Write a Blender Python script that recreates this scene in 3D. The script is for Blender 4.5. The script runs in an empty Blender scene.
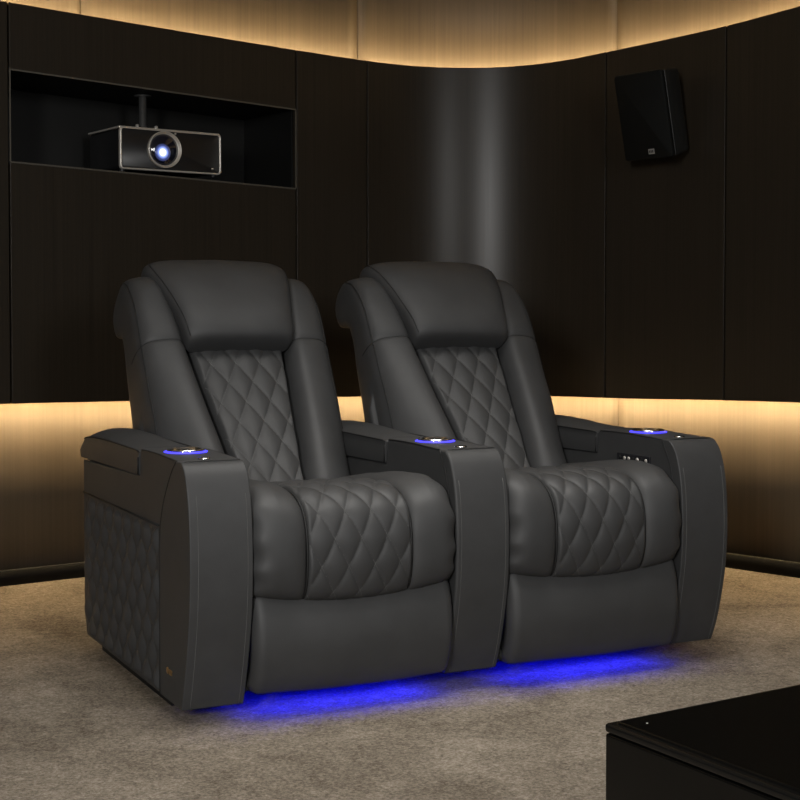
import bpy, math, random
from mathutils import Vector as V, Matrix, noise as mnoise
random.seed(7)
scn = bpy.context.scene
col = scn.collection

# ------------------------------------------------------------------ helpers
def sock(b, *names):
    for n in names:
        if n in b.inputs: return b.inputs[n]
def lin(r, g, b):
    f = lambda c: ((c/255+.055)/1.055)**2.4 if c > 10 else c/255/12.92
    return (f(r), f(g), f(b), 1)
def mat(name, color, rough=.5, metal=0, spec=.5, emit=None, estr=0, build=None):
    m = bpy.data.materials.new(name); m.use_nodes = True
    nt = m.node_tree; b = nt.nodes['Principled BSDF']
    b.inputs['Base Color'].default_value = color
    b.inputs['Roughness'].default_value = rough
    b.inputs['Metallic'].default_value = metal
    b.inputs['Specular IOR Level'].default_value = spec
    if emit:
        b.inputs['Emission Color'].default_value = emit
        b.inputs['Emission Strength'].default_value = estr
    if build: build(nt, b)
    return m
def N(nt, t, **kw):
    n = nt.nodes.new(t)
    for k, v in kw.items(): setattr(n, k, v)
    return n
def coords(nt, scale=(1,1,1), kind='Object'):
    tc = N(nt, 'ShaderNodeTexCoord'); mp = N(nt, 'ShaderNodeMapping')
    mp.inputs['Scale'].default_value = scale
    nt.links.new(tc.outputs[kind], mp.inputs['Vector'])
    return mp.outputs['Vector']
def nz(nt, vec, scale, detail=4, rough=.55, dist=0):
    n = N(nt, 'ShaderNodeTexNoise')
    n.inputs['Scale'].default_value = scale; n.inputs['Detail'].default_value = detail
    n.inputs['Roughness'].default_value = rough; n.inputs['Distortion'].default_value = dist
    nt.links.new(vec, n.inputs['Vector'])
    return n.outputs['Fac']
def ramp(nt, fac, stops):
    r = N(nt, 'ShaderNodeValToRGB'); e = r.color_ramp.elements
    while len(e) < len(stops): e.new(.5)
    for el, (p, c) in zip(e, stops): el.position = p; el.color = c
    nt.links.new(fac, r.inputs['Fac']); return r.outputs['Color']
def bump(nt, b, h, strength, dist):
    bp = N(nt, 'ShaderNodeBump'); bp.inputs['Strength'].default_value = strength
    bp.inputs['Distance'].default_value = dist
    nt.links.new(h, bp.inputs['Height']); nt.links.new(bp.outputs['Normal'], b.inputs['Normal'])

def leather_nodes(nt, b):
    v = coords(nt)
    vo = N(nt, 'ShaderNodeTexVoronoi'); vo.inputs['Scale'].default_value = 420
    nt.links.new(v, vo.inputs['Vector'])
    bump(nt, b, vo.outputs['Distance'], .12, .001)
    c = b.inputs['Base Color'].default_value[:]
    f = nz(nt, v, 14, 5)
    nt.links.new(ramp(nt, f, [(.3, tuple(x*.9 for x in c[:3])+(1,)), (.7, tuple(x*1.08 for x in c[:3])+(1,))]), b.inputs['Base Color'])
def wood_nodes(nt, b):
    v = coords(nt, (26, 26, .35))
    v2 = coords(nt, (3.2, 3.2, .12))
    f = nz(nt, v, 3.2, 6, .62, .2); g = nz(nt, v2, 1.6, 3)
    mx = N(nt, 'ShaderNodeMix'); mx.inputs['Factor'].default_value = .42
    nt.links.new(f, mx.inputs['A']); nt.links.new(g, mx.inputs['B'])
    nt.links.new(ramp(nt, mx.outputs['Result'], [(.32, WOOD_A), (.52, WOOD_B), (.7, WOOD_C)]), b.inputs['Base Color'])
    bump(nt, b, f, .08, .002)
def panel_nodes(nt, b):
    v = coords(nt, (60, 60, .5))
    f = nz(nt, v, 2.5, 5, .6)
    c = b.inputs['Base Color'].default_value[:]
    nt.links.new(ramp(nt, f, [(.3, tuple(x*.82 for x in c[:3])+(1,)), (.7, tuple(x*1.18 for x in c[:3])+(1,))]), b.inputs['Base Color'])
    r = N(nt, 'ShaderNodeMapRange'); r.inputs['To Min'].default_value = PANEL_R-.03; r.inputs['To Max'].default_value = PANEL_R+.05
    nt.links.new(f, r.inputs['Value']); nt.links.new(r.outputs['Result'], b.inputs['Roughness'])
def carpet_nodes(nt, b):
    v = coords(nt)
    fine = nz(nt, v, 150, 4, .75); mid = nz(nt, v, 42, 6, .75, .6); big = nz(nt, v, 3.2, 5, .6, .8)
    a = N(nt, 'ShaderNodeMix'); a.inputs['Factor'].default_value = .5
    nt.links.new(mid, a.inputs['A']); nt.links.new(big, a.inputs['B'])
    a2 = N(nt, 'ShaderNodeMix'); a2.inputs['Factor'].default_value = .5
    nt.links.new(a.outputs['Result'], a2.inputs['A']); nt.links.new(fine, a2.inputs['B'])
    nt.links.new(ramp(nt, a2.outputs['Result'], [(.38, CARPET_A), (.5, CARPET_B), (.61, CARPET_C)]), b.inputs['Base Color'])
    h = N(nt, 'ShaderNodeMath', operation='ADD'); nt.links.new(fine, h.inputs[0]); nt.links.new(mid, h.inputs[1])
    bump(nt, b, h.outputs[0], .55, .012)

WOOD_A, WOOD_B, WOOD_C = (.058,.043,.027,1), (.073,.055,.035,1), (.090,.069,.046,1)
PANEL_R = .31
CARPET_A, CARPET_B, CARPET_C = (.069,.055,.040,1), (.185,.155,.120,1), (.335,.290,.235,1)
M = {}
M['leather'] = mat('charcoal_leather', (.0335,.0337,.0342,1), .56, spec=.32, build=leather_nodes)
M['seam'] = mat('dark_seam', (.008,.008,.008,1), .6, spec=.3)
M['thread'] = mat('grey_thread', (.085,.085,.083,1), .7, spec=.2)
M['base'] = mat('black_base', (.006,.006,.006,1), .7, spec=.2)
M['chrome'] = mat('chrome', (.75,.75,.76,1), .16, 1)
M['gold'] = mat('brass_badge', (.62,.42,.20,1), .28, 1)
M['led'] = mat('blue_led', (.02,.02,.3,1), .4, emit=(.001,.002,1,1), estr=72)
M['ring'] = mat('blue_ring_led', (.02,.02,.3,1), .4, emit=(.06,.05,1,1), estr=2.2)
M['cup'] = mat('cup_well', (.01,.01,.012,1), .25)
M['wood'] = mat('veneer_wood', (.3,.2,.1,1), .55, spec=.3, build=wood_nodes)
M['panel'] = mat('dark_bronze_panel', (.020,.0158,.011,1), PANEL_R, spec=.2, build=panel_nodes)
M['edge'] = mat('bronze_edge_trim', (.085,.077,.062,1), .4, .3)
M['niche'] = mat('niche_lining', (.0055,.0055,.005,1), .5, spec=.3)
M['carpet'] = mat('carpet_pile', (.2,.17,.13,1), .95, spec=.08, build=carpet_nodes)
M['skirt'] = mat('black_baseboard', (.003,.003,.0026,1), .6, spec=.12)
M['warm'] = mat('warm_led', (.8,.6,.4,1), .4, emit=(1,.72,.38,1), estr=118)
M['warm_up'] = mat('warm_led_upper', (.8,.6,.4,1), .4, emit=(1,.72,.38,1), estr=88)
M['ceil'] = mat('ceiling_paint', (.28,.25,.21,1), .9)
M['gloss'] = mat('black_lacquer', (.0025,.0025,.0023,1), .14, spec=.32)
M['glossedge'] = mat('black_lacquer_edge', (.004,.004,.0038,1), .22, spec=.45)
M['proj'] = mat('projector_black', (.008,.008,.009,1), .45)
M['silver'] = mat('projector_silver', (.58,.55,.50,1), .38, .6)
M['lens'] = mat('lens_glass', (.006,.007,.014,1), .06, spec=.9)
M['pole'] = mat('grey_mount_pole', (.10,.10,.10,1), .4, .5)
def glow_nodes(nt, b):
    v = coords(nt); nt.nodes['Mapping'].inputs['Location'].default_value = (0, 0, -.034)
    ln = N(nt, 'ShaderNodeVectorMath', operation='LENGTH'); nt.links.new(v, ln.inputs[0])
    d = N(nt, 'ShaderNodeMath', operation='DIVIDE'); d.inputs[1].default_value = .034; nt.links.new(ln.outputs['Value'], d.inputs[0])
    nt.links.new(ramp(nt, d.outputs[0], [(0, (1,1,1,1)), (.36, (.80,.87,1,1)), (.52, (.22,.30,.75,1)), (.75, (.035,.05,.17,1)), (1, (.006,.008,.02,1))]), b.inputs['Emission Color'])
M['lamp'] = mat('projector_lit_lens', (.01,.012,.02,1), .1, emit=(1,1,1,1), estr=1.6, build=glow_nodes)
M['speaker'] = mat('speaker_black', (.004,.0045,.0042,1), .55)
M['grille'] = mat('speaker_grille', (.0025,.003,.0028,1), .8, spec=.2)
M['badge'] = mat('grey_badge', (.30,.30,.29,1), .4, .3)
M['badge_dark'] = mat('badge_marks', (.02,.02,.02,1), .5)

def world_loc(o):
    p = V((0,0,0))
    while o: p += o.location; o = o.parent
    return p
def tag(o, label=None, cat=None, group=None, kind=None):
    for k, v in (('label', label), ('category', cat), ('group', group), ('kind', kind)):
        if v: o[k] = v
    return o
def empty(name, loc, label, cat):
    o = bpy.data.objects.new(name, None); o.location = loc; o.empty_display_size = .1
    col.objects.link(o); return tag(o, label, cat)
class MB:
    def __init__(s): s.v = []; s.f = []; s.mi = []
    def add(s, vs, fs, mi=0):
        b = len(s.v); s.v += [V(p) for p in vs]
        for f in fs: s.f.append([i+b for i in f]); s.mi.append(mi)
        return s
    def box(s, lo, hi, mi=0, fr=None):
        x0,y0,z0 = lo; x1,y1,z1 = hi
        vs = [(x0,y0,z0),(x1,y0,z0),(x1,y1,z0),(x0,y1,z0),(x0,y0,z1),(x1,y0,z1),(x1,y1,z1),(x0,y1,z1)]
        if fr: vs = [fr @ V(p) for p in vs]
        return s.add(vs, [(0,3,2,1),(4,5,6,7),(0,1,5,4),(1,2,6,5),(2,3,7,6),(3,0,4,7)], mi)
    def loft(s, rings, caps=True, mi=0, closed_u=True):
        n = len(rings[0]); vs = [p for r in rings for p in r]; fs = []
        for i in range(len(rings)-1):
            for j in range(n if closed_u else n-1):
                k = (j+1) % n
                fs.append((i*n+j, i*n+k, (i+1)*n+k, (i+1)*n+j))
        if caps:
            fs.append(tuple(range(n))[::-1]); fs.append(tuple((len(rings)-1)*n+j for j in range(n)))
        return s.add(vs, fs, mi)
    def tube(s, pts, r, k=6, mi=0, close=False):
        pts = [V(p) for p in pts]; rings = []; nrm = None
        for i, p in enumerate(pts):
            a = pts[i-1] if (i or close) else p; b = pts[(i+1) % len(pts)] if (i < len(pts)-1 or close) else p
            t = (b-a).normalized()
            if nrm is None: nrm = t.orthogonal().normalized()
            nrm = (nrm - t*nrm.dot(t)).normalized(); bn = t.cross(nrm)
            rings.append([p + (nrm*math.cos(2*math.pi*j/k) + bn*math.sin(2*math.pi*j/k))*r for j in range(k)])
        if close: rings.append(rings[0])
        return s.loft(rings, not close, mi)
    def lathe(s, prof, fr=None, k=32, mi=0):
        rings = []
        for r, z in prof:
            rg = [V((r*math.cos(2*math.pi*j/k), r*math.sin(2*math.pi*j/k), z)) for j in range(k)]
            rings.append([fr @ p for p in rg] if fr else rg)
        return s.loft(rings, True, mi)
    def grid(s, F, nu, nv, mi=0):
        vs = [F(i/nu, j/nv) for j in range(nv+1) for i in range(nu+1)]
        fs = [(j*(nu+1)+i, j*(nu+1)+i+1, (j+1)*(nu+1)+i+1, (j+1)*(nu+1)+i) for j in range(nv) for i in range(nu)]
        return s.add(vs, fs, mi)
    def pad(s, F, B, nu, nv, mi=0):
        """closed solid: front surface F(u,v), back surface B(u,v), joined round the border"""
        W = nu+1; n = W*(nv+1)
        vs = [F(i/nu, j/nv) for j in range(nv+1) for i in range(W)] + [B(i/nu, j/nv) for j in range(nv+1) for i in range(W)]
        fs = []
        for j in range(nv):
            for i in range(nu):
                q = (j*W+i, j*W+i+1, (j+1)*W+i+1, (j+1)*W+i)
                fs.append(q); fs.append(tuple(x+n for x in q[::-1]))
        edge = [i for i in range(nu)] + [j*W+nu for j in range(nv)] + [nv*W+i for i in range(nu, 0, -1)] + [j*W for j in range(nv, 0, -1)]
        for a, b in zip(edge, edge[1:]+edge[:1]): fs.append((b, a, a+n, b+n))
        return s.add(vs, fs, mi)
    def prism(s, poly, x0, x1, mi=0):
        """polygon in (Y,Z) pushed through X"""
        n = len(poly)
        vs = [(x0, y, z) for y, z in poly] + [(x1, y, z) for y, z in poly]
        fs = [tuple(range(n)), tuple(range(2*n-1, n-1, -1))] + [(i, i+n, (i+1) % n+n, (i+1) % n) for i in range(n)]
        return s.add(vs, fs, mi)
    def build(s, name, mats, parent=None, bevel=0, seg=3, smooth=True, kind=None, sub=0, angle=35):
        me = bpy.data.meshes.new(name)
        off = world_loc(parent) if parent else V((0,0,0))
        # the object's own origin sits at the middle of its base
        xs = [p.x for p in s.v]; ys = [p.y for p in s.v]; zs = [p.z for p in s.v]
        ctr = V(((min(xs)+max(xs))/2, (min(ys)+max(ys))/2, min(zs)))
        me.from_pydata([tuple(p-ctr) for p in s.v], [], s.f)
        for m in (mats if isinstance(mats, list) else [mats]): me.materials.append(m)
        for p, i in zip(me.polygons, s.mi): p.material_index = i; p.use_smooth = smooth
        import bmesh
        bm = bmesh.new(); bm.from_mesh(me)
        bmesh.ops.recalc_face_normals(bm, faces=bm.faces); bm.to_mesh(me); bm.free()
        o = bpy.data.objects.new(name, me); col.objects.link(o); o.location = ctr
        if parent: o.parent = parent; o.location = ctr-off
        if bevel:
            b = o.modifiers.new('bevel', 'BEVEL'); b.width = bevel; b.segments = seg
            b.limit_method = 'ANGLE'; b.angle_limit = math.radians(angle); b.harden_normals = False
            w = o.modifiers.new('wn', 'WEIGHTED_NORMAL'); w.keep_sharp = False
        if sub:
            m = o.modifiers.new('sub', 'SUBSURF'); m.levels = sub; m.render_levels = sub
        if kind: o['kind'] = kind
        return o
def spline(pts, n):
    """n+1 points evenly spaced along a Catmull-Rom curve"""
    P = [V(p) for p in pts]; P = [2*P[0]-P[1]] + P + [2*P[-1]-P[-2]]
    raw = []
    for i in range(1, len(P)-2):
        for k in range(16):
            t = k/16; a, b, c, d = P[i-1:i+3]
            raw.append(.5*((2*b)+(c-a)*t+(2*a-5*b+4*c-d)*t*t+(3*b-a-3*c+d)*t**3))
    raw.append(P[-2])
    L = [0]
    for a, b in zip(raw, raw[1:]): L.append(L[-1]+(b-a).length)
    out = []; k = 0
    for i in range(n+1):
        s = L[-1]*i/n
        while k < len(raw)-2 and L[k+1] < s: k += 1
        t = (s-L[k])/max(1e-9, L[k+1]-L[k]); out.append(raw[k].lerp(raw[k+1], max(0, min(1, t))))
    return out, L[-1]
def interp(x, tab):
    if x <= tab[0][0]: return tab[0][1]
    for (a, u), (b, w) in zip(tab, tab[1:]):
        if x <= b:
            t = (x-a)/(b-a); return u+(w-u)*t
    return tab[-1][1]
def sm(x, tab):
    """like interp, eased through a monotone cubic"""
    n = len(tab); X = [a for a, _ in tab]; Y = [b for _, b in tab]
    if x <= X[0]: return Y[0]
    if x >= X[-1]: return Y[-1]
    d = [(Y[i+1]-Y[i])/(X[i+1]-X[i]) for i in range(n-1)]
    m = [d[0]] + [0 if d[i-1]*d[i] <= 0 else 2*d[i-1]*d[i]/(d[i-1]+d[i]) for i in range(1, n-1)] + [d[-1]]
    for i in range(n-1):
        if x <= X[i+1]:
            h = X[i+1]-X[i]; t = (x-X[i])/h
            return (2*t**3-3*t*t+1)*Y[i]+(t**3-2*t*t+t)*h*m[i]+(-2*t**3+3*t*t)*Y[i+1]+(t**3-t*t)*h*m[i+1]
def quilt(a, b):
    """height 0..1 of a diamond quilt, 0 in its grooves"""
    return (abs(math.sin(math.pi*(a+b)))*abs(math.sin(math.pi*(a-b))))**.42
def stitches(mb, S, amax, bmin, bmax, inside, wx, wb, mi=1, width=.0009, da=0, db=0):
    """thread along the grooves: S(x, w, lift) is the surface, diamonds wx wide and wb tall"""
    for sgn in (1, -1):
        for k in range(-60, 61):
            run = []
            nst = 160
            for i in range(nst+1):
                w = bmin+(bmax-bmin)*i/nst
                x = sgn*(k - w/wb - db)*wx - 0 if sgn > 0 else (k + w/wb + db)*wx
                x -= da*wx
                if abs(x) <= amax and inside(x, w): run.append((x, w))
                else:
                    if len(run) > 2: ribbon(mb, S, run, width, mi)
                    run = []
            if len(run) > 2: ribbon(mb, S, run, width, mi)
def ribbon(mb, S, run, width, mi):
    pts = [S(x, w, .0012) for x, w in run]
    mb.tube(pts, width, 4, mi)

# ------------------------------------------------------------------ camera (the seats' own axes are the world's)
yaw, pitch, fpx = .4558, .0311, 1451.6
cpos = V((-1.0621, -3.3826, .9976))
fw = V((math.sin(yaw)*math.cos(pitch), math.cos(yaw)*math.cos(pitch), -math.sin(pitch)))
rt = V((math.cos(yaw), -math.sin(yaw), 0)); up = rt.cross(fw)
cam = bpy.data.cameras.new('camera'); co = bpy.data.objects.new('camera', cam); col.objects.link(co)
co.matrix_world = Matrix(((rt.x, up.x, -fw.x, cpos.x), (rt.y, up.y, -fw.y, cpos.y), (rt.z, up.z, -fw.z, cpos.z), (0,0,0,1)))
cam.sensor_width = 36; cam.lens = 36*fpx/800; cam.shift_y = -40/800; cam.clip_start = .05
scn.camera = co

# ------------------------------------------------------------------ room shell
aL, aR = math.radians(9.725), math.radians(-71.66)
L0, R0, C0 = V((-.05,2.008,0)), V((2.592,1.169,0)), V((2.187,2.391,0))
tl, tr = V((math.cos(aL), math.sin(aL), 0)), V((math.cos(aR), math.sin(aR), 0))
nl, nr = V((tl.y, -tl.x, 0)), V((tr.y, -tr.x, 0))
RAD = .77; turn = aL-aR; TAN = RAD*math.tan(turn/2)
uC = (C0-L0).length; uA = uC-TAN; uB = uA+RAD*turn
ctr = L0+tl*uA+nl*RAD
def P(u, d, z):
    """a point by its run u along the wall, its distance d out into the room and its height"""
    if u <= uA: p = L0+tl*u+nl*d
    elif u >= uB: p = C0+tr*(u-uB+TAN)+nr*d
    else:
        a = aL-(u-uA)/RAD; n = V((math.sin(a), -math.cos(a), 0)); p = ctr-n*(RAD-d)
    return V((p.x, p.y, z))
uEnd = uB + 3.2
ZT = [(-3,2.222),(0,2.117),(1.227,2.074),(1.6,2.066),(2.15,2.062),(2.797,2.08),(3.372,2.106),(3.69,2.134),(6,2.30)]
ZB = [(-3,.70),(0,.677),(1.227,.657),(1.6,.652),(2.15,.648),(2.797,.653),(3.372,.667),(3.69,.672),(6,.70)]
zt = lambda u: sm(u, ZT)
zb = lambda u: sm(u, ZB)
def strip(u0, u1, lo, hi, d0, d1, step=.05):
    """a slab that follows the wall"""
    n = max(2, int((u1-u0)/step)); mb = MB(); rings = []
    for i in range(n+1):
        u = u0+(u1-u0)*i/n
        a = lo(u) if callable(lo) else lo; b = hi(u) if callable(hi) else hi
        rings.append([P(u,d0,a), P(u,d1,a), P(u,d1,b), P(u,d0,b)])
    return mb.loft(rings)
G = .0034
seams = [-3.0, -1.19, .018, 1.227, 1.578, 2.797, 3.372, 3.95, 4.9, uEnd]
nzl = lambda u: interp(u, [(0,1.549),(1.227,1.513)])
nzh = lambda u: interp(u, [(0,1.880),(1.227,1.834)])
for a, b in zip(seams, seams[1:]):
    if abs(a-.018) < 1e-6:
        strip(a+G, b-G, zb, nzl, .05, .08).build('wall_panel', M['panel'], smooth=False, bevel=.0015, kind='structure')
        strip(a+G, b-G, nzh, zt, .05, .08).build('wall_panel', M['panel'], smooth=False, bevel=.0015, kind='structure')
    else:
        strip(a+G, b-G, zb, zt, .05, .08).build('wall_panel', M['panel'], bevel=.0015, kind='structure')
# thin backing so that the joints between the panels read black
strip(-3, .018, lambda u: zb(u)+.002, lambda u: zt(u)-.002, .035, .049).build('wall_backing', M['skirt'], kind='structure')
strip(1.227, uEnd, lambda u: zb(u)+.002, lambda u: zt(u)-.002, .035, .049).build('wall_backing', M['skirt'], kind='structure')
strip(.018, 1.227, lambda u: zb(u)+.002, lambda u: nzl(u)-.012, .035, .049).build('wall_backing', M['skirt'], kind='structure')
strip(.018, 1.227, lambda u: nzh(u)+.012, lambda u: zt(u)-.002, .035, .049).build('wall_backing', M['skirt'], kind='structure')
# upper and lower veneer, each board its own piece
for k, (lo, hi, ss) in enumerate([(lambda u: zt(u)-.16, 2.75, [-3,-.9,.35,1.617,2.752,4.05,uEnd]), (0, lambda u: zb(u)+.06, [-3,-1.5,-.25,1.45,2.768,4.05,uEnd])]):
    for a, b in zip(ss, ss[1:]):
        strip(a+.0026, b-.0026, lo, hi, -.08, -.05).build('wall_veneer', M['wood'], kind='structure')
    strip(-3, uEnd, lo, hi, -.11, -.082).build('wall_backing', M['skirt'], kind='structure')
# baseboard with its pale top bead
strip(-3, uEnd, 0, .054, -.05, -.014).build('baseboard_left', M['skirt'], kind='structure')
strip(-3, uEnd, .0535, .0575, -.020, -.0155).build('trim_1', M['edge'], kind='structure')
# led strips tucked behind the panels' edges
strip(-3, uEnd, lambda u: zt(u)-.045, lambda u: zt(u)-.040, -.012, .003).build('trim_2', M['warm_up'], kind='structure')
strip(-3, uEnd, lambda u: zb(u)+.022, lambda u: zb(u)+.027, -.012, .003).build('trim_3', M['warm'], kind='structure')
# projector niche: a lined box behind the opening, with a thin edge
def niche():
    mb = MB(); u0, u1, D = .022, 1.223, -.34
    for lo, hi, da, db, ua, ub in [(lambda u: nzl(u)-.010, nzl, D, .079, u0-.003, u1+.003), (nzh, lambda u: nzh(u)+.010, D, .079, u0-.003, u1+.003),
                                   (nzl, nzh, D-.01, D, u0-.003, u1+.003)]:
        s = strip(ua, ub, lo, hi, da, db, .3); mb.add(s.v, s.f)
    for ua, ub in ((u0-.010, u0), (u1, u1+.010)):
        s = strip(ua, ub, nzl, nzh, D, .049, .3); mb.add(s.v, s.f)
    mb.build('wall_niche', M['niche'], smooth=False, kind='structure')
    e = MB()
    for a, b in [((u0, nzl), (u1, nzl)), ((u0, nzh), (u1, nzh))]:
        s = strip(u0, u1, lambda u: a[1](u)-.0045, lambda u: a[1](u)+.0012, .0795, .083, .3); e.add(s.v, s.f)
    for uu in (u0-.003, u1-.002):
        s = strip(uu, uu+.005, nzl, nzh, .0795, .083, .3); e.add(s.v, s.f)
    e.build('trim_4', M['edge'], smooth=False, kind='structure')
niche()
fl = MB(); fl.box((-6,-6,-.03), (6,5,0)); fl.build('floor', M['carpet'], smooth=False, kind='structure')
ce = MB(); ce.box((-6,-6,2.75), (6,5,2.8)); ce.build('ceiling', M['ceil'], smooth=False, kind='structure')

# ------------------------------------------------------------------ the pair of recliners
WA, WS = .16, .56
seat = empty('theater_seat_pair', (.8, .42, 0), 'pair of joined charcoal leather recliners with quilted backs and blue underglow on carpet', 'recliner')
FRONT = [(-.015,.641),(-.034,.628),(-.05,.606),(-.066,.563),(-.077,.505),(-.083,.42),(-.081,.34),(-.074,.27),(-.058,.19),(-.036,.11),(-.012,.05)]
SEAM = [(.022,.641),(.062,.610),(.102,.566),(.138,.515),(.160,.455),(.166,.38)]
def arm(i):
    x0 = i*(WA+WS); x1 = x0+WA; xc = (x0+x1)/2
    zb_ = (.036, .048, .054)[i]
    fr, _ = spline(FRONT, 40); sm_, _ = spline(SEAM, 24)
    fr = [(p.x, p.y) for p in [V((a[0],a[1],0)) for a in fr]]
    fr = [(y, z if z > .12 else z+(zb_-.05)*(.12-z)/.07) for y, z in fr]
    se = [(p[0], p[1]) for p in sm_]
    ins, _ = spline([(.016,.6415),(.006,.622),(-.008,.600),(-.030,.55),(-.042,.46),(-.044,.38)], 24)
    ins = [(p[0], p[1]) for p in ins]
    low_out, low_in = [(.168,zb_)], [(.02,zb_)]
    def rear(k):     # k = 1: seam set back along the outer side, 0: seam close behind the front face
        q = ins+[(-.036,.24),(-.014,.13),(.014,zb_)]
        o = se+[(.167,.24),(.168,.13),(.168,zb_)]
        return [(a[0]*(1-k)+b[0]*k, a[1]*(1-k)+b[1]*k) for a, b in zip(q, o)]
    kk = [(x0,1),(x0+.05,1),(x0+.075,0),(x1,0)] if i == 0 else [(x0,0),(x1-.075,0),(x1-.05,1),(x1,1)] if i == 2 else [(x0,0),(x1,0)]
    top = [(.05,.6435),(.18,.6465),(.334,.6465),(.344,.638),(.349,.574),(.955,.562),(.955,.10),(.925,zb_)]
    A = MB(); A.loft([[(x+(.002 if x == x0 else -.002 if x == x1 else 0), y, z) for y, z in top+rear(k)[::-1]] for x, k in kk])
    body = A.build('armrest', M['leather'], seat, bevel=.010, seg=4, angle=50)
    F = MB(); F.loft([[(x, y, z) for y, z in fr[::-1]+rear(k)] for x, k in kk])
    F.build('front_panel', M['leather'], body, bevel=.014, seg=5, angle=50)
    pp = MB()
    for x, o, k in ((x0, -1, kk[0][1]), (x1, 1, kk[-1][1])):
        pp.tube([(x-o*.0012, y, z+.0006) for y, z in rear(k)], .0024, 6)
        pp.tube([(x-o*.0035, y, z+dz) for y, z, dz in [(rear(k)[0][0]+.004,.6425,-.002),(.1,.644,-.002),(.18,.6465,-.002),(.26,.6465,-.002),(.33,.645,-.002)]], .0022, 6)
    pp.tube([(x0+.010,-.012,.6405),(x0+.022,-.013,.6415),(xc,-.013,.6418),(x1-.022,-.013,.6415),(x1-.010,-.012,.6405)], .0028, 6)
    pp.build('piping', M['seam'], body)
    # thread that runs down the front face a finger in from its edge
    th = MB()
    for x in ((x0+.021, x1-.014) if i == 0 else (x0+.014, x1-.014)):
        th.tube([(x, y-.0004, z) for y, z in fr[6:]], .0009, 4)
    th.build('stitching', M['thread'], body)
    # hinged storage lid
    def lidF(u, v):
        y = .3505+(.978-.3505)*v; a = 2*u-1
        side = sm(v, [(0,.058),(.04,.060),(.5,.061),(.8,.057),(.93,.047),(1,.025)])
        crest = sm(v, [(0,.008),(.12,.010),(.5,.026),(.75,.028),(.9,.020),(1,.008)])
        h = (side+crest*(1-abs(a)**2.2))*min(1, (1-abs(a))/.03+.12)**.35
        return V((xc+a*(WA/2+.003), y, .578+h))
    def lidB(u, v):
        y = .3505+(.978-.3505)*v; a = 2*u-1
        return V((xc+a*(WA/2+.001), y, .5745-.006*v))
    L = MB(); L.pad(lidF, lidB, 28, 60)
    lid = L.build('storage_lid', M['leather'], body, bevel=.003, seg=3, angle=50)
    ps = MB()
    for a in (-.955, .955):
        ps.tube([lidF((a+1)/2, v/40)+V((a*.0012,0,.0006)) for v in range(0, 38)], .0022, 6)
    ps.build('piping', M['seam'], lid) if False else None
    for a in (-1, 1):
        e_ = lidF((a*.985+1)/2, 0); ps.tube([(e_.x+a*.0008, .3495, z) for z in (.577, .60, .62, e_.z-.004)], .0024, 6)
    pp2 = MB(); pp2.v, pp2.f, pp2.mi = ps.v, ps.f, ps.mi
    pp2.build('lid_piping', M['seam'], body)
    # cup holder: lit ring, chrome rim, dark well
    cx, cy, cz = x0+.078, .19, .6466
    T = Matrix.Translation((cx, cy, cz))
    ring = MB(); ring.lathe([(.045,.0),(.0555,.0),(.056,.0015),(.055,.0022),(.046,.0022),(.045,.0)], T, 48)
    cup = MB(); cup.lathe([(.036,.0030),(.036,-.004),(.0425,-.004),(.0485,.0030),(.0485,.0070),(.045,.0090),(.040,.0082),(.037,.003)], T, 48)
    c = cup.build('cup_holder', M['chrome'], body)
    ring.build('light_ring', M['ring'], body)
    w = MB(); w.lathe([(.0005,.0012),(.0355,.0012),(.0365,.0040),(.0005,.0030)], T, 32); w.build('cup_well', M['cup'], body)
    b = MB(); b.lathe([(.0005,0),(.0165,0),(.0165,.003),(.0145,.0045),(.0005,.0042)], Matrix.Translation((x0+.075,.035,.6418)), 28)
    b.build('control_button', M['chrome'], body)
    bi = MB(); bi.lathe([(.0005,0),(.0105,0),(.0105,.0015),(.0005,.0015)], Matrix.Translation((x0+.077,.031,.6457)), 24)
    bi.build('button_face', M['base'], body)
    # quilted outer side
    for side in ((-1,) if i == 0 else (1,) if i == 2 else ()):
        X = x0 if side < 0 else x1
        y0_, y1_, za, zh = .176, .938, zb_+.002, .462
        def S(w, y, lift, X=X, side=side):
            e = min(1, (y-y0_+.001)/.02, (y1_-y+.001)/.03, (w-za+.001)/.02, (zh-w+.001)/.02)
            h = .004+.019*quilt(y/.095, w/.122)**1.15*max(0, e)**.6
            return V((X+side*(h-.013+lift), y, w))
        def Fr(u, v): return S(za+(zh-za)*v, y0_+(y1_-y0_)*u, 0)
        def Bk(u, v): return V((X-side*.016, y0_+(y1_-y0_)*u, za+(zh-za)*v))
        Q = MB(); Q.pad(Fr, Bk, 190, 110)
        yc = (y0_+y1_)/2
        stitches(Q, lambda x, w, l: S(w, yc+x, l), .372, za+.006, zh-.006, lambda x, w: True, .095, .122, width=.0008, da=yc/.095)
        Q.build('quilted_side_panel', [M['leather'], M['thread']], body)
        pq = MB(); pq.tube([(X+side*.001, y0_-.004, zh+.003), (X+side*.001, y1_+.008, zh+.003)], .0028, 6)
        pq.build('side_piping', M['seam'], body)
    # dark plinth the arm stands on
    ft = MB(); ft.box((x0+.03, .17, .0005), (x1-.03, .86, zb_+.006)); ft.build('plinth', M['base'], body, bevel=.003)
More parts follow.
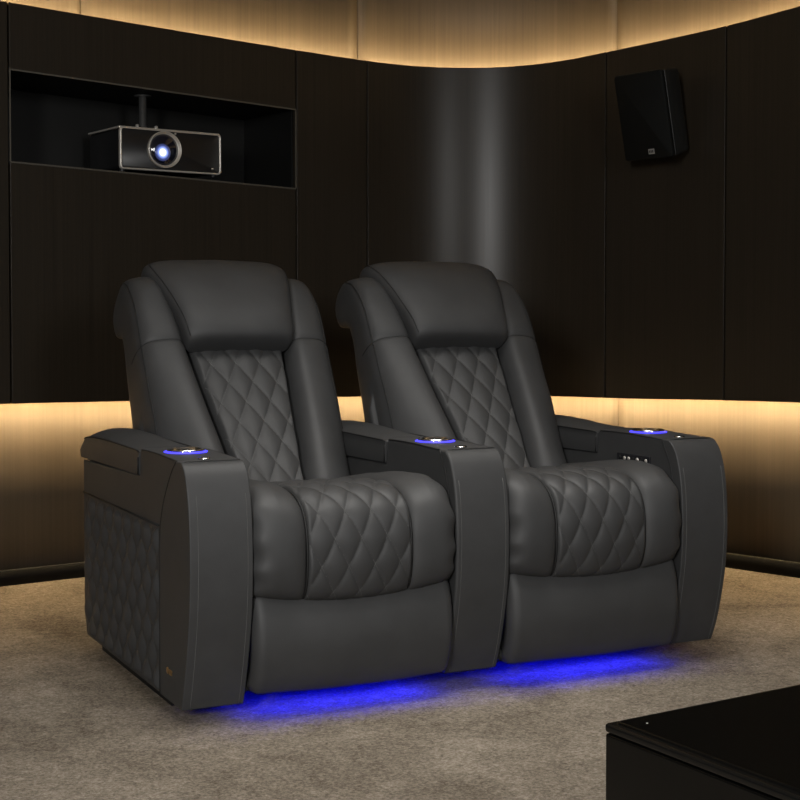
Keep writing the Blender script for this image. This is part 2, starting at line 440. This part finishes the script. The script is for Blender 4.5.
    if i == 0:   # small brass maker's plate: a crest and a few letters' strokes
        g = MB(); yb, zz = .085, .112
        fz = lambda y, z, h=0: (x0-.0012-h, y, z)
        g.lathe([(.0005,0),(.0085,0),(.0085,.0014),(.0065,.0026),(.0005,.003)], Matrix.Translation((x0-.0005, yb+.012, zz)) @ Matrix.Rotation(-math.pi/2, 4, 'Y'), 18)
        for k in range(3):
            y = yb-.004-k*.0075
            g.box((x0-.0022, y-.0022, zz-.007), (x0+.001, y+.0022, zz+.006))
            g.box((x0-.0022, y-.0050, zz+.002), (x0+.001, y, zz+.0045))
        tag(g.build('badge', M['gold'], body, smooth=False), 'small brass badge')
    if i == 2:   # switch panel on the inner face
        s = MB(); X = x0
        s.box((X-.003, .070, .556), (X+.004, .236, .585)); s.build('switch_panel', M['cup'], body, bevel=.002)
        for k in range(7):
            d = MB(); d.lathe([(.0005,0),(.0062,0),(.0055,.0022),(.0005,.0026)], Matrix.Translation((X-.0028, .088+k*.0215, .5715)) @ Matrix.Rotation(-math.pi/2, 4, 'Y'), 14)
            d.build('switch_button', M['silver'] if k in (0, 2, 4, 5) else M['base'], body)
for i in range(3): arm(i)

SEATP = [(.52,.500),(.40,.518),(.26,.538),(.12,.553),(.03,.554),(-.03,.540),(-.073,.506),(-.095,.45),(-.098,.370),(-.085,.308),(-.057,.280),(-.01,.276)]
NS = 220
seat_pts, seat_len = spline([(0,a,b) for a, b in SEATP], NS)
def seat_at(w):
    """point and outward normal of the seat's side profile at run w"""
    t = max(0, min(1, w/seat_len))*NS; k = min(NS-1, int(t)); p = seat_pts[k].lerp(seat_pts[k+1], t-k)
    a = seat_pts[max(0, k-3)]; b = seat_pts[min(NS, k+4)]; d = (b-a).normalized()
    return p, V((0, d.z, -d.y))
def smile(p, x):
    """the lower lip of cushion and footrest turns up towards the arms"""
    k = max(0, min(1, (.40-p.z)/.10)); return .030*(abs(x)/.28)**2*k
def wob(p, s, a):
    return a*mnoise.noise(p*s)
FOOTP = [(.02,.300),(-.03,.300),(-.060,.287),(-.080,.250),(-.088,.20),(-.084,.145),(-.072,.098),(-.050,.066),(-.015,.060)]
foot_pts, foot_len = spline([(0,a,b) for a, b in FOOTP], 120)
def chair(cx, idx):
    dx_, dy_, dz_ = BACK_OFF[idx]
    # ---- seat cushion: quilted middle, plain bolsters at the sides
    hw = .143
    def S(x, w, lift):
        p, n = seat_at(w); n = V((0, n.y, max(0, n.z))); e = max(0, 1-abs(x)/hw); g = min(1, e/.06)
        k = .006*(1-(x/hw)**2)+.008*quilt(x/.072, w/.136)*g**.5 - .010*(1-g)**2
        fade = max(0, min(1, w/.03, (seat_len-w)/.03))
        q = p+n*(k*fade+lift-.003*(1-fade)); return V((cx+x, q.y, q.z+smile(p, x)))
    def B(u, v):
        p, n = seat_at(v*seat_len); q = p-n*.045; x = (2*u-1)*(hw-.002); return V((cx+x, q.y, q.z+smile(p, x)))
    mb = MB(); mb.pad(lambda u, v: S((2*u-1)*hw, v*seat_len, 0), B, 84, 240)
    stitches(mb, S, hw*.97, .06, seat_len-.03, lambda x, w: True, .072, .136, width=.0007)
    cush = mb.build('seat_cushion', [M['leather'], M['thread']], seat)
    for sg in (-1, 1):
        a0, a1 = hw+.001, WS/2-.001
        def SB(u, v, lift=0):
            w = v*seat_len; p, n = seat_at(w); n = V((0, n.y, max(0, n.z))); a = 2*u-1
            prof = (1-abs(a)**3.2)
            k = .010*prof-.008*abs(a)**9+.012*max(0, n.z)*min(1, u*2)
            if u > .5: k -= .020*((u-.5)/.5)**3*(1+.35*math.sin(w*74+idx*2+sg))   # gathers beside the arm
            fade = max(0, min(1, w/.03, (seat_len-w)/.025))
            x = a0+(a1-a0)*u; q = p+n*(k*fade+lift)
            q = V((0, q.y, q.z+smile(p, x)))
            r = V((cx+sg*x, q.y, q.z)); return r+n*wob(r, 9, .003)
        def BB(u, v):
            p, n = seat_at(v*seat_len); q = p-n*.045; x = a0+(a1-a0)*u; return V((cx+sg*x, q.y, q.z+smile(p, x)))
        m2 = MB(); m2.pad(SB, BB, 30, 120); m2.build('seat_bolster', M['leather'], cush)
    for sg in (-1, 1):
        m3 = MB(); m3.tube([seat_at(w*seat_len/90)[0]+seat_at(w*seat_len/90)[1]*-.004+V((cx+sg*hw,0,smile(seat_at(w*seat_len/90)[0], hw))) for w in range(4, 88)], .0032, 6)
        m3.build('seat_piping', M['seam'], cush)
    # ---- footrest
    def FF(u, v, back=0):
        t = v*120; k = min(119, int(t)); p = foot_pts[k].lerp(foot_pts[k+1], t-k)
        d = (foot_pts[min(120, k+2)]-foot_pts[max(0, k-2)]).normalized(); n = V((0, d.z, -d.y))
        x = (2*u-1)*(WS/2-.004); e = min(1, (1-abs(2*u-1))/.09)
        h = -.022*(1-e)**2.4+.006*(1-(2*u-1)**2)-back
        q = p+n*h; s = .026*(x/.28)**2*max(0, min(1, (p.z-.2)/.08))
        r = V((cx+x, q.y, q.z+s)); return r if back else r+n*wob(r, 6, .003)
    m4 = MB(); m4.pad(FF, lambda u, v: FF(u, v, .026), 56, 60); fo = m4.build('footrest', M['leather'], seat)
    # ---- base between the arms, with the strip light under it
    m5 = MB(); m5.box((cx-WS/2+.004, .06, .085), (cx+WS/2-.004, .86, .30))
    for sg in (-1, 1): m5.box((min(cx+sg*.255, cx+sg*.2785), -.02, .068), (max(cx+sg*.255, cx+sg*.2785), .10, .29))  # hidden side blocks added to stop blue light leaking up the arm gaps
    ba = m5.build('base_frame', M['base'], seat, bevel=.004)
    m6 = MB(); m6.box((cx-.245, .03, .076), (cx+.245, .05, .083)); m6.build('light_strip', M['led'], ba, smooth=False)
    # ---- backrest
    O = V((cx+dx_, .440+dy_, .530+dz_)); t = V((0,.646,.763)); n = V((0,-.763,.646)); X = V((1,0,0))
    def at(x, s, h): return O+X*x+t*s+n*h
    def atH(x, s, h):
        s += .032*max(0, min(1, (s-.47)/.3)); return O+X*x+t*s+n*h
    def ring(xc, a, lo, hi, s, e=3.0, k=48):
        pts = []
        for j in range(k):
            th = 2*math.pi*j/k; c_, s_ = math.cos(th), math.sin(th)
            pts.append((xc+a*math.copysign(abs(c_)**(2/e), c_), s, (lo+hi)/2+(hi-lo)/2*math.copysign(abs(s_)**(2/e), s_)))
        return pts
    m7 = MB(); m7.loft([[at(*q) for q in ring(0, a, lo, hi, s)] for s, a, lo, hi in
                        [(-.20,.20,-.12,-.05),(-.18,.25,-.15,-.045),(0,.26,-.15,-.04),(.5,.265,-.14,-.04),(.68,.25,-.14,-.045),(.73,.21,-.12,-.06),(.735,.12,-.10,-.08)]])
    bk = m7.build('backrest', M['leather'], seat)
    qw = lambda s: interp(s, [(-.06,.092),(0,.098),(.49,.158)])
    def SQ(x, s, lift):
        w_ = qw(s); e = max(0, 1-abs(x)/w_); g = min(1, e/.10)
        h = -.004+.010*(1-(x/w_)**2)+.008*quilt(x/.077+.25, s/.146+.25)*g**.5-.03*(1-g)**2
        return at(x, s, h+lift)
    s0, s1 = -.06, .485
    m8 = MB(); m8.pad(lambda u, v: SQ((2*u-1)*qw(s0+(s1-s0)*v), s0+(s1-s0)*v, 0), lambda u, v: at((2*u-1)*qw(s0+(s1-s0)*v), s0+(s1-s0)*v, -.05), 80, 150)
    stitches(m8, SQ, .16, s0+.01, s1-.005, lambda x, s: abs(x) < qw(s)*.96, .077, .146, width=.0008, da=.25, db=.25)
    m8.build('quilted_panel', [M['leather'], M['thread']], bk)
    # wings
    for sg in (-1, 1):
        xi = lambda s: interp(s, [(-.10,.096),(0,.100),(.47,.158),(.60,.175),(.72,.20),(.80,.215)])
        xo = lambda s: sm(s, [(-.12,.298),(0,.302),(.30,.307),(.50,.308),(.66,.306),(.74,.299),(.775,.29),(.80,.27)])
        hf = lambda s: sm(s, [(-.12,-.02),(-.05,.015),(.1,.030),(.45,.040),(.55,.050),(.66,.052),(.71,.038),(.745,.008),(.775,-.036),(.795,-.075),(.80,-.095)])
        oh = lambda s: sm(s, [(-.12,-.12),(.07,-.09),(.15,-.062),(.25,-.026),(.35,-.006),(.5,.024),(.6,.040),(.66,.036),(.71,.018),(.745,-.012),(.775,-.048),(.795,-.08),(.80,-.098)])
        hb = lambda s: sm(s, [(-.12,-.29),(.1,-.285),(.25,-.25),(.37,-.20),(.48,-.155),(.58,-.115),(.62,-.112),(.655,-.145),(.69,-.178),(.73,-.180),(.77,-.155),(.79,-.13),(.80,-.112)])
        ss = [-.12,-.115,-.10]+[-.08+.03*k for k in range(18)]+[.46,.468,.473,.478,.486,.50,.52,.54,.56,.58,.60,.62,.64,.66,.68,.70,.715,.73,.745,.76,.77,.78,.788,.794,.798,.80]
        rings = []
        for s in ss:
            a, b = xi(s)+.002, xo(s); lo, hi = hb(s), hf(s)
            if s < -.10: lo, hi = lo+.03*( -.10-s)/.02, hi-.03*(-.10-s)/.02
            if idx == 0: lo -= .045*min(1, max(0, s-.05)/.2)
            hi -= .006*math.exp(-((s-.473)/.006)**2)
            pts = []
            for x, s_, h in ring((a+b)/2, (b-a)/2, lo, hi, s, 4.2, 56):
                f = (x-a)/(b-a)
                if h > (lo+hi)/2: h += (oh(s)-hf(s))*max(0, (f-.35)/.65)**1.6 - .012*max(0, (.25-f)/.25)**2
                q = at(sg*x, s, h); pts.append(q+n*wob(q, 7, .003))
            rings.append(pts)
        m9 = MB(); m9.loft(rings); wi = m9.build('wing', M['leather'], bk)
        sa = MB()
        a, b = xi(.473), xo(.473)
        pl = []
        for k in range(5, 27):
            f = k/27; h = hf(.473)-.004
            pl.append(rings[ss.index(.473)])
        rr = rings[ss.index(.473)]
        front = rr[0:27]
        sa.tube([p+n*.0006 for p in front], .0014, 6)
        # outer edge seam: runs along the shoulder of the wing
        k_ = 7
        sa.tube([r[k_]+n*.0005+X*sg*.0005 for r in rings[3:-4]], .0020, 6)
        sa.build('wing_seam', M['seam'], bk)
    # head pillow
    HP = [  # s, half width, back, front, exponent
        (.448,.150,-.01,.046,3.2),(.449,.158,-.015,.062,3.4),(.455,.166,-.02,.076,3.6),(.47,.172,-.02,.088,3.8),(.50,.178,-.02,.097,3.8),(.54,.186,-.03,.101,3.8),(.60,.201,-.04,.100,3.8),
        (.66,.217,-.06,.092,3.6),(.70,.226,-.075,.080,3.5),(.735,.230,-.09,.060,3.4),(.765,.226,-.10,.033,3.2),(.785,.216,-.10,.006,3.0),(.80,.196,-.095,-.022,2.8),(.808,.165,-.085,-.042,2.6),(.811,.12,-.075,-.055,2.5)]
    ks = []; sv = [.448,.449,.452,.456,.463,.472,.485]+[.50+.02*k for k in range(13)]+[.75,.76,.77,.78,.788,.795,.80,.805,.808,.811]
    rr = []
    for s in sv:
        a = sm(s, [(q[0], q[1]) for q in HP]); lo = sm(s, [(q[0], q[2]) for q in HP]); hi = sm(s, [(q[0], q[3]) for q in HP]); e = sm(s, [(q[0], q[4]) for q in HP])
        pts = []
        for x, s_, h in ring(0, a, lo, hi, s, e, 72):
            q = atH(x, s, h); pts.append(q+n*wob(q, 8, .004))
        rr.append(pts)
    m10 = MB(); m10.loft(rr); hd = m10.build('headrest', M['leather'], bk)
    for k_ in (5, 31):
        hs = MB(); hs.tube([r[k_]+n*.0004+X*(.0006 if k_ < 18 else -.0006) for r in rr[4:-5]], .0013, 6)
        hs.build('headrest_seam', M['seam'], bk)
BACK_OFF = [(0,.075,.012), (0,.0,.016)]
chair(.44, 0); chair(1.16, 1)

# ------------------------------------------------------------------ projector in the niche
def frame_on_wall(u, d, z):
    """local x along the wall, local y out of it, local z up"""
    p = P(u, d, z); a = P(u-.01, d, z); b = P(u+.01, d, z); x = (b-a).normalized(); y = V((x.y, -x.x, 0))
    return Matrix(((x.x, y.x, 0, p.x), (x.y, y.y, 0, p.y), (0, 0, 1, p.z), (0,0,0,1)))
def projector():
    u0, u1 = .459, .890; uc = (u0+u1)/2; z0 = 1.550; H = .160; D = .30; df = .062
    T = frame_on_wall(uc, df, z0); w = (u1-u0)/2
    r = empty('projector', T.translation-(T.to_3x3() @ V((0,D/2,0))), 'black and silver video projector with lit lens hanging in the wall niche', 'projector')
    def rr(hw_, z_a, z_b, rad, y):
        pts = []
        for cx_, cz_, a0 in ((hw_-rad, z_b-rad, 0), (-hw_+rad, z_b-rad, 90), (-hw_+rad, z_a+rad, 180), (hw_-rad, z_a+rad, 270)):
            for k in range(7):
                a = math.radians(a0+15*k); pts.append(T @ V((cx_+rad*math.cos(a), y, cz_+rad*math.sin(a))))
        return pts
    sl = -.012
    b = MB(); b.loft([rr(w-.012, .006, H-.006, .012, -D), rr(w-.006, .004, H-.004, .012, -D+.01), rr(w-.004, .004, H-.004, .012, -.012), rr(w-.006, .006, H-.006, .012, -.006)])
    b.build('body', M['proj'], r)
    f = MB()
    f.loft([rr(w, 0, H, .014, -.016), rr(w, 0, H, .014, .0), rr(w-.006, .006, H-.006, .010, .0), rr(w-.006, .006, H-.006, .010, -.016)], caps=False)
    f.build('front_frame', M['silver'], r)
    tp = MB(); tp.box((-w, -D, H-.004), (w, -.012, H+.004), fr=T); tp.build('top_cover', M['silver'], r, bevel=.003)
    fx = -.033
    R = T @ Matrix.Translation((fx, 0, .083)) @ Matrix.Rotation(-math.pi/2, 4, 'X')
    R = T @ Matrix(((1,0,0,fx),(0,0,1,-.004),(0,-1,0,.083),(0,0,0,1)))
    l = MB(); l.lathe([(.060,-.01),(.069,-.01),(.071,.012),(.069,.016),(.066,.014),(.063,.006),(.060,.004)], R, 48); le = l.build('lens_ring', M['silver'], r)
    g = MB(); g.lathe([(.0005,-.004),(.063,-.004),(.062,.003),(.048,.010),(.025,.014),(.0005,.015)], R, 48); g.build('lens', M['lens'], r)
    h = MB(); h.lathe([(.0005,.0165),(.012,.0165),(.024,.0160),(.034,.0145),(.034,.013),(.0005,.010)], R @ Matrix.Translation((-.012,.012,0)), 32); h.build('lit_spot', M['lamp'], r)
    for px, pz, pr in ((.178,.022,.004), (.016,.148,.004)):
        q = MB(); q.lathe([(.0005,-.004),(pr,-.004),(pr,.004),(.0005,.005)], T @ Matrix(((1,0,0,px),(0,0,1,-.004),(0,-1,0,pz),(0,0,0,1))), 12); q.build('indicator', M['silver'], r)
    for px in (-w+.02, w-.02):
        q = MB(); q.lathe([(.001,-.012),(.012,-.012),(.012,.006),(.001,.006)], T @ Matrix.Translation((px,-.03,0)), 14); q.build('foot', M['proj'], r)
    m = MB(); zc = nzh(uc)-z0-.0005; px = -.06
    m.lathe([(.0005,H+.004),(.015,H+.004),(.015,zc-.004),(.034,zc-.004),(.034,zc),(.0005,zc)], T @ Matrix.Translation((px,-.13,0)), 20)
    mo = m.build('mount_pole', M['pole'], r)
    k = MB(); k.box((px-.05,-.17,H+.004), (px+.05,-.09,H+.010), fr=T)
    for a in (-.04, .04): k.lathe([(.0005,H+.004),(.007,H+.004),(.007,H+.024),(.0005,H+.026)], T @ Matrix.Translation((px+a,-.095,0)), 12)
    k.build('mount_bracket', M['silver'], r)
projector()

# ------------------------------------------------------------------ wall speaker
def speaker():
    sR = lambda s: uB-TAN+(C0-R0).length+s
    u = sR(-.196); T = frame_on_wall(u, .235, 1.603)
    T = T @ Matrix.Rotation(math.radians(SPK[0]), 4, 'Z') @ Matrix.Rotation(math.radians(SPK[1]), 4, 'X')
    r = empty('wall_speaker', T.translation, 'black box speaker tilted downward on the dark right wall panel', 'speaker')
    w, h, D = .118, .335, .13
    def ringy(y, k, wtap):
        pts = []; rad = .012
        for cx_, cz_, a0 in ((w*wtap-rad, h-rad-k, 0), (-w*wtap+rad, h-rad-k, 90), (-w*wtap+rad, rad+k, 180), (w*wtap-rad, rad+k, 270)):
            for q in range(5):
                a = math.radians(a0+22.5*q); pts.append(T @ V((cx_+rad*math.cos(a), y, cz_+rad*math.sin(a))))
        return pts
    b = MB(); b.loft([ringy(-D, .012, .78), ringy(-D+.01, .006, .82), ringy(-.016, 0, 1), ringy(-.012, .002, .985)]); b.build('cabinet', M['speaker'], r)
    g = MB(); g.loft([ringy(-.011, .001, .985), ringy(.004, .001, .99), ringy(.008, .005, .96)]); g.build('grille', M['grille'], r)
    q = MB(); q.box((-.014+.02,.0075,.020), (.014+.02,.0100,.040), fr=T); bd = q.build('badge', M['badge'], r, smooth=False); tag(bd, 'small grey badge')
    q = MB()
    for k in range(3): q.box((.02-.0105+k*.0075,.0100,.025), (.02-.0055+k*.0075,.0106,.035), fr=T)
    q.build('badge_letters', M['badge_dark'], r, smooth=False)
    # bracket from the cabinet's back to the wall
    Tw = frame_on_wall(u, .0802, 1.76)
    k = MB(); k.box((-.04,0,-.06), (.04,.012,.06), fr=Tw); k.build('wall_plate', M['speaker'], r, bevel=.003)
    a = T @ V((0,-D+.004,h/2)); c_ = Tw @ V((0,.008,0))
    k = MB(); k.tube([c_, c_.lerp(a, .5)+V((0,0,-.004)), a], .018, 12); k.build('bracket_arm', M['speaker'], r)
SPK = (3, -13)
speaker()

# ------------------------------------------------------------------ low black table
def table():
    c = V((.137,-1.617,0)); Z = .40
    d1 = (V((.551,-1.567,0))-c).normalized(); d2 = (V((.168,-2.0,0))-c).normalized()
    T = Matrix(((d1.x, -d2.x, 0, c.x), (d1.y, -d2.y, 0, c.y), (0,0,1,0), (0,0,0,1)))
    r = empty('coffee_table', T @ V((.4,-.5,0)), 'low glossy black box table with raised rim in the near corner on carpet', 'table')
    W, L = .9, 1.1
    b = MB(); b.box((.001,-L+.001,.03), (W-.001,-.001,Z-.016), fr=T); b.build('body', M['gloss'], r, bevel=.004, seg=4)
    f = MB(); f.box((0,-L,Z-.0145), (W,0,Z-.001), fr=T); f.build('top_frame', M['glossedge'], r, bevel=.005, seg=4)
    t = MB(); t.box((.014,-L+.014,Z-.004), (W-.014,-.014,Z+.0025), fr=T); t.build('top_panel', M['gloss'], r, bevel=.003)
    p = MB(); p.box((.03,-L+.03,0), (W-.03,-.03,.031), fr=T); p.build('plinth', M['base'], r)
    s = MB(); s.lathe([(.0005,0),(.0018,0),(.0015,.001),(.0005,.0012)], T @ Matrix.Translation((.045,-.045,Z+.002)), 12); s.build('stud', M['silver'], r)
table()

# ------------------------------------------------------------------ light
w = bpy.data.worlds.new('world'); scn.world = w; w.use_nodes = True
w.node_tree.nodes['Background'].inputs['Color'].default_value = (.9,.95,1,1)
w.node_tree.nodes['Background'].inputs['Strength'].default_value = .035
def area(name, loc, target, sx, sy, power, color=(1,1,1), spread=180):
    l = bpy.data.lights.new(name, 'AREA'); l.shape = 'RECTANGLE'; l.size = sx; l.size_y = sy; l.energy = power; l.color = color
    l.spread = math.radians(spread)
    o = bpy.data.objects.new(name, l); col.objects.link(o); o.location = loc
    o.rotation_euler = (V(target)-V(loc)).to_track_quat('-Z', 'Y').to_euler(); return o
area('front_fill', (.5,-5.2,2.1), (.8,.2,.5), .9, 1.2, 25, (1,.99,.97), 110)  # added soft light behind the camera, for frontal fill and the panel streak
area('side_fill', (-3.0,-4.3,2.0), (.2,.4,.4), .6, 1.0, 66, (1,.99,.97), 110)  # added fill from the left, brightens the quilted arm side
area('overhead_fill', (.7,-.3,2.70), (.75,-.05,.4), 1.7, 1.0, 13, (1,.97,.92), 70)  # added fill above the seats, brightens the cushion and arm tops
area('overhead_fill', (-.6,-1.7,2.70), (-.4,-1.4,0), 1.2, 1.0, 9, (1,.97,.92), 75)  # added fill above the foreground carpet
vs = scn.view_settings; vs.view_transform = 'Standard'; vs.look = 'None'; vs.gamma = 1; vs.exposure = 0; vs.use_curve_mapping = False
